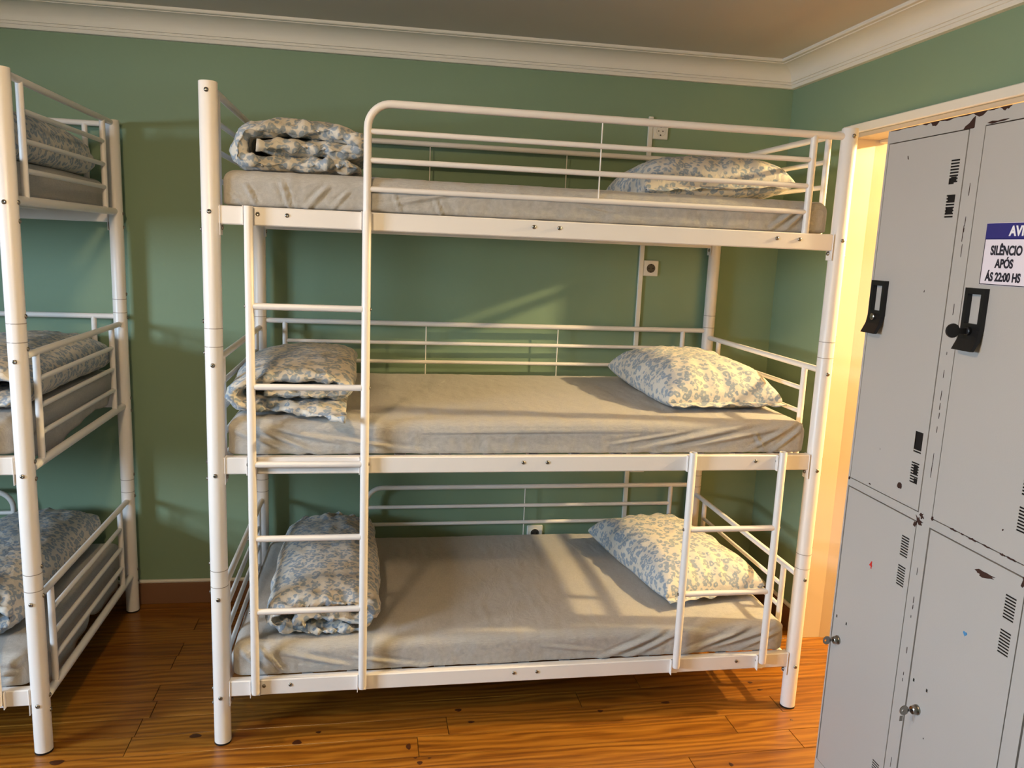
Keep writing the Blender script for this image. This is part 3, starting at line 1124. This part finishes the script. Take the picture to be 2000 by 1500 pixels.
doors = {}
for ci, (y0, y1) in enumerate(cols):
    vy = y1 + .0335
    for ri, (z0, z1) in enumerate(((.0475, .9515), (.9815, 1.9430))):
        u0, u1 = Y(y0, y1)
        hl = []
        if ri == 1:
            for zt in (1.8765, 1.7915, 1.1860, 1.1035):
                hl += vent(vy, zt)
            if ci == 0:      # rusted-through louvres run together
                c0, c1 = Y(vy + .0155, vy - .0155)
                hl += [(c0 + .004, c1 - .006, 1.8205, 1.8350), (c0 + .012, c1, 1.8170, 1.8290), (c0, c1 - .004, 1.7720, 1.7880),
                       (c0 + .003, c1 - .002, 1.7470, 1.7590), (c0, c1, 1.1370, 1.1850), (c0 + .004, c1 - .010, 1.0700, 1.0980), (c0, c1 - .016, 1.0490, 1.0620)]
        else:
            for zt in (.8985, .8155, .2300, .1450):
                hl += vent(vy, zt)
            hl += [(yy(y0 - .0145) - .003, yy(y0 - .0145) + .003, .5375, .5465), (yy(y0 - .066) - .003, yy(y0 - .066) + .003, .5375, .5465)]
        mb = MB()
        mb.panel(u0 + .0008, u1 - .0008, z0, z1, hl, 0.0, .0012)
        mb.panel(u0 + .0008, u1 - .0008, z0, z1, [(u0 + .002, u1 - .002, z0 + .0012, z1 - .0012)], .0012, .018)
        d = mb.build('door', 'locker_paint', lk)
        doors[ci, ri] = d
        for zt in ((1.8765, 1.7915, 1.1860, 1.1035) if ri else (.8985, .8155, .2300, .1450)):
            MB().box(.004, .006, yy(vy) - .019, yy(vy) + .019, zt - .062, zt + .004).build('vent_shade', 'dark_void', d)  # dark sheet standing in for the shade inside the locker


def swivel_handle(d, y0, y1, key):
    """black swing handle: frame with a window, tongue bending out at the bottom"""
    u0, u1 = Y(y0, y1)
    mb = MB()
    zt, zb = 1.568, 1.470
    mb.panel(u0, u1, zb, zt, [(u0 + .0105, u1 - .0105, zb + .014, zt - .014)], -.013, -.0004)
    # tongue
    for k, (za, zc, xa, xc) in enumerate(((1.470, 1.447, -.013, -.017), (1.447, 1.420, -.017, -.030))):
        mb.add([(xa, u0, za), (xa, u1, za), (xc, u1, zc), (xc, u0, zc), (xa + .012, u0, za), (xa + .012, u1, za), (xc + .010, u1, zc), (xc + .010, u0, zc)],
               [(0, 3, 2, 1), (4, 5, 6, 7), (0, 1, 5, 4), (2, 3, 7, 6), (1, 2, 6, 5), (0, 4, 7, 3)])
    h = mb.build('handle', 'black_plastic', d)
    um = (u0 + u1) / 2
    return h, um


h1, um = swivel_handle(doors[0, 1], -.347, -.409, False)
MB().lathe([(.0095, -.0135), (.0095, -.020), (.0075, -.0215), (.002, -.0205)], 18, 'x', (0, um, 1.4665)).build('lock_cylinder', 'steel', doors[0, 1], True, 40)
h2, um2 = swivel_handle(doors[1, 1], -.724, -.788, True)
MB().lathe([(.0100, -.0135), (.0100, -.021), (.0075, -.0225), (.002, -.0225)], 18, 'x', (0, um2, 1.4665)).build('lock_cylinder', 'black_plastic', doors[1, 1], True, 40)
kb = MB()
kb.lathe([(.001, -.0040), (.0165, -.0036), (.0175, 0), (.0165, .0036), (.001, .0040)], 20, 'y', (-.0570, um2, 1.4665))
kb.box(-.044, -.022, um2 - .0022, um2 + .0022, 1.4600, 1.4730)
kb.build('key', 'black_plastic', doors[1, 1], True, 40)
h3, um3 = swivel_handle(doors[2, 1], -1.092, -1.156, False)


def cam_lock(d, y, z, tagged):
    u = yy(y)
    MB().lathe([(.0135, 0.0), (.0135, -.004), (.0118, -.006), (.0105, -.016), (.0085, -.0175), (.002, -.0165)], 20, 'x', (0, u, z)).build('lock_cylinder', 'steel', d, True, 35)
    kb = MB()
    # bow with a hole, in the x-z plane
    n = 20
    vs, fs = [], []
    for yo in (-.0011, .0011):
        for i in range(n):
            t = 2 * PI * i / n
            vs.append((-.0375 + .0125 * math.cos(t), u + yo, z + .0135 * math.sin(t)))
        for i in range(n):
            t = 2 * PI * i / n
            vs.append((-.0420 + .0032 * math.cos(t), u + yo, z + .0036 * math.sin(t)))
    for o_ in (0, 2 * n):
        for i in range(n):
            q = (o_ + i, o_ + (i + 1) % n, o_ + n + (i + 1) % n, o_ + n + i)
            fs.append(q if o_ == 0 else q[::-1])
    for i in range(n):
        fs.append((i, 2 * n + i, 2 * n + (i + 1) % n, (i + 1) % n))
        fs.append((n + i, n + (i + 1) % n, 3 * n + (i + 1) % n, 3 * n + i))
    kb.add(vs, fs)
    kb.box(-.028, -.014, u - .0011, u + .0011, z - .0035, z + .0035)
    k = kb.build('key', 'steel', d)
    if tagged:
        MB().box(-.0475, -.0385, u - .001, u + .001, z - .030, z - .0145, .0008).build('key_tag', 'steel', d)


cam_lock(doors[0, 0], -.372, .474, False)
cam_lock(doors[1, 0], -.744, .474, True)
cam_lock(doors[2, 0], -1.108, .474, False)

# paint chips and rust
F = lk
edge = random.Random(3)
seg = [(-.335, -.40, .0022), (-.40, -.455, .0012), (-.47, -.50, .004), (-.50, -.535, .012), (-.535, -.60, .004), (-.60, -.655, .003), (-.655, -.70, .010), (-.70, -.735, .002), (-.74, -.775, .008)]
for (ya, yb, hh) in seg:
    top, bot = [], []
    n = 7
    for i in range(n + 1):
        t = i / n
        yv = ya + (yb - ya) * t
        top.append((yv, ZT - .0003))
        bot.append((yv, ZT - .0012 - hh * math.sin(PI * t) * edge.uniform(.5, 1.1)))
    poly_patch(F, top + bot[::-1], 'paint_chip', 'rust_metal', -.0003)
poly_patch(F, [(-.627, 1.9455), (-.632, 1.9520), (-.645, 1.9580), (-.656, 1.9680), (-.663, 1.9720), (-.6635, 1.9455), (-.66, 1.9440)])
poly_patch(F, [(-.705, 1.9500), (-.72, 1.9530), (-.738, 1.9505), (-.755, 1.9520), (-.772, 1.9508), (-.760, 1.9480), (-.74, 1.9478), (-.72, 1.9460)])
blob(doors[0, 1], -.562, 1.024, .0095, .0095, .3, 5, 9, .3)
blob(doors[0, 1], -.426, 1.899, .002, .0062, -.3, 6, 8)
blob(doors[0, 1], -.56, 1.549, .0016, .0035, .2, 7, 7)
blob(F, -.655, .957, .016, .010, .5, 8, 16, .6)
blob(F, -.663, .974, .010, .008, .9, 9, 14, .6)
blob(doors[0, 0], -.642, .944, .006, .009, 0, 10, 12, .5)
blob(F, -.332, .9765, .004, .005, 0, 11, 9, .3)
blob(doors[0, 1], -.434, .9895, .006, .002, .1, 12, 9, .4)
blob(doors[1, 0], -.898, .914, .034, .0085, -.10, 13, 18, .45)
blob(F, -.703, .981, .005, .006, .3, 14, 10, .4)
for i, (yv, wv_) in enumerate(((-.78, .010), (-.81, .005), (-.845, .018), (-.893, .014), (-.94, .008), (-.965, .014))):
    blob(F, yv, .9798, wv_, .0028, 0, 20 + i, 12, .5)
blob(F, -1.012, .950, .010, .016, .4, 30, 14, .5)
for i in range(24):
    zz = edge.uniform(.2, 1.9)
    blob(F, -.675 + edge.uniform(-.002, .002), zz, edge.uniform(.0004, .0009), edge.uniform(.003, .022), 0, 40 + i, 7, .3)
blob(doors[1, 0], -.78, .415, .0016, .0025, 0, 61, 7)
blob(doors[0, 1], -.46, 1.10, .0012, .0015, 0, 62, 7)
blob(doors[1, 1], -.93, 1.035, .0025, .0030, .4, 63, 7)
# small stickers
n4 = None


def text_mesh(body, size, sx, off):
    cu = bpy.data.curves.new('txt', 'FONT')
    cu.body = body
    cu.size = size
    cu.offset = off
    cu.extrude = .0002
    cu.align_x = 'CENTER'
    cu.align_y = 'CENTER'
    o = bpy.data.objects.new('txt', cu)
    COL.objects.link(o)
    dg = bpy.context.evaluated_depsgraph_get()
    me = bpy.data.meshes.new_from_object(o.evaluated_get(dg))
    COL.objects.unlink(o)
    bpy.data.objects.remove(o)
    for v in me.vertices:
        v.co.x *= sx
    return me


def put_text(name, body, size, sx, off, mat, parent, y, z, x):
    me = text_mesh(body, size, sx, off)
    # text plane: local +x -> world -y, local +y -> world +z, facing -x
    for v in me.vertices:
        p = v.co.copy()
        v.co = (x - p.z, y - p.x, z + p.y)
    me.materials.clear()
    return link(name, me, mat, parent)


st = put_text('number_sticker', '4', .030, .8, .0010, 'red_ink', None, -.4835, .7635, KX - .0006)
tag(st, 'small red number 4 stuck on the lower left locker door', 'sticker')
hv = []
for i in range(24):
    t = 2 * PI * i / 24
    hv.append((.00042 * 16 * math.sin(t) ** 3, .00042 * (13 * math.cos(t) - 5 * math.cos(2 * t) - 2 * math.cos(3 * t) - math.cos(4 * t))))
vs = [(KX - .0007, -.866 - p[0], .750 + p[1]) for p in hv] + [(KX - .0001, -.866 - p[0], .750 + p[1]) for p in hv]
fs = [tuple(range(24)), tuple(range(24, 48))[::-1]] + [(i, (i + 1) % 24, 24 + (i + 1) % 24, 24 + i) for i in range(24)]
hb = MB().add(vs, fs).build('heart_sticker', 'blue_ink')
tag(hb, 'tiny blue heart sticker on the lower locker door with the key tag', 'sticker')

# notice sign
sg = empty('notice_sign', (KX, -.866, 1.577))
tag(sg, 'white notice sign with blue header asking for silence, on upper locker door', 'sign')
SY0, SY1 = -.752, -.980
o_ = -.866
MB().box(-.0022, -.0003, SY1 - o_, SY0 - o_, 0, .142, .0006).build('plate', 'sign_white', sg)
bd = MB()
bd.panel(SY1 - o_ + .001, SY0 - o_ - .001, .001, .106, [(SY1 - o_ + .0028, SY0 - o_ - .0028, .0028, .1055)], -.0027, -.0021)
bd.build('border', 'ink_dark', sg)
MB().box(-.0027, -.0021, SY1 - o_ + .001, SY0 - o_ - .001, .1045, .1410).build('header', 'sign_blue', sg)
put_text('lettering', 'AVISO', .0300, .92, .0012, 'ink_white', sg, -.8640 - o_, .1220, -.0031)
put_text('lettering', 'SILÊNCIO', .0290, .76, .0011, 'ink_dark', sg, -.8225 - o_, .0785, -.0026)
put_text('lettering', 'APÓS', .0270, .80, .0011, 'ink_dark', sg, -.8215 - o_, .0490, -.0026)
put_text('lettering', 'ÁS 22:00 HS', .0270, .76, .0011, 'ink_dark', sg, -.8225 - o_, .0185, -.0026)

# ------------------------------------------------------------------ lamps that light the room (out of view)
for (x, y, z, rr, lab) in ((-0.12, -1.65, CZ, .0, 'plain ceiling lamp base in the bedroom'), (3.54, -.13, CZ, .0, 'plain ceiling lamp base in the hallway beyond the door')):
    lp = empty('ceiling_lamp', (x, y, z))
    tag(lp, lab, 'lamp')
    MB().lathe([(.06, 0), (.06, -.010), (.045, -.018), (.018, -.022)], 24, 'z').build('base', 'outlet_plastic', lp, True, 40)
    MB().lathe([(.016, -.022), (.016, -.045), (.014, -.048)], 16, 'z').build('socket', 'outlet_plastic', lp, True, 40)
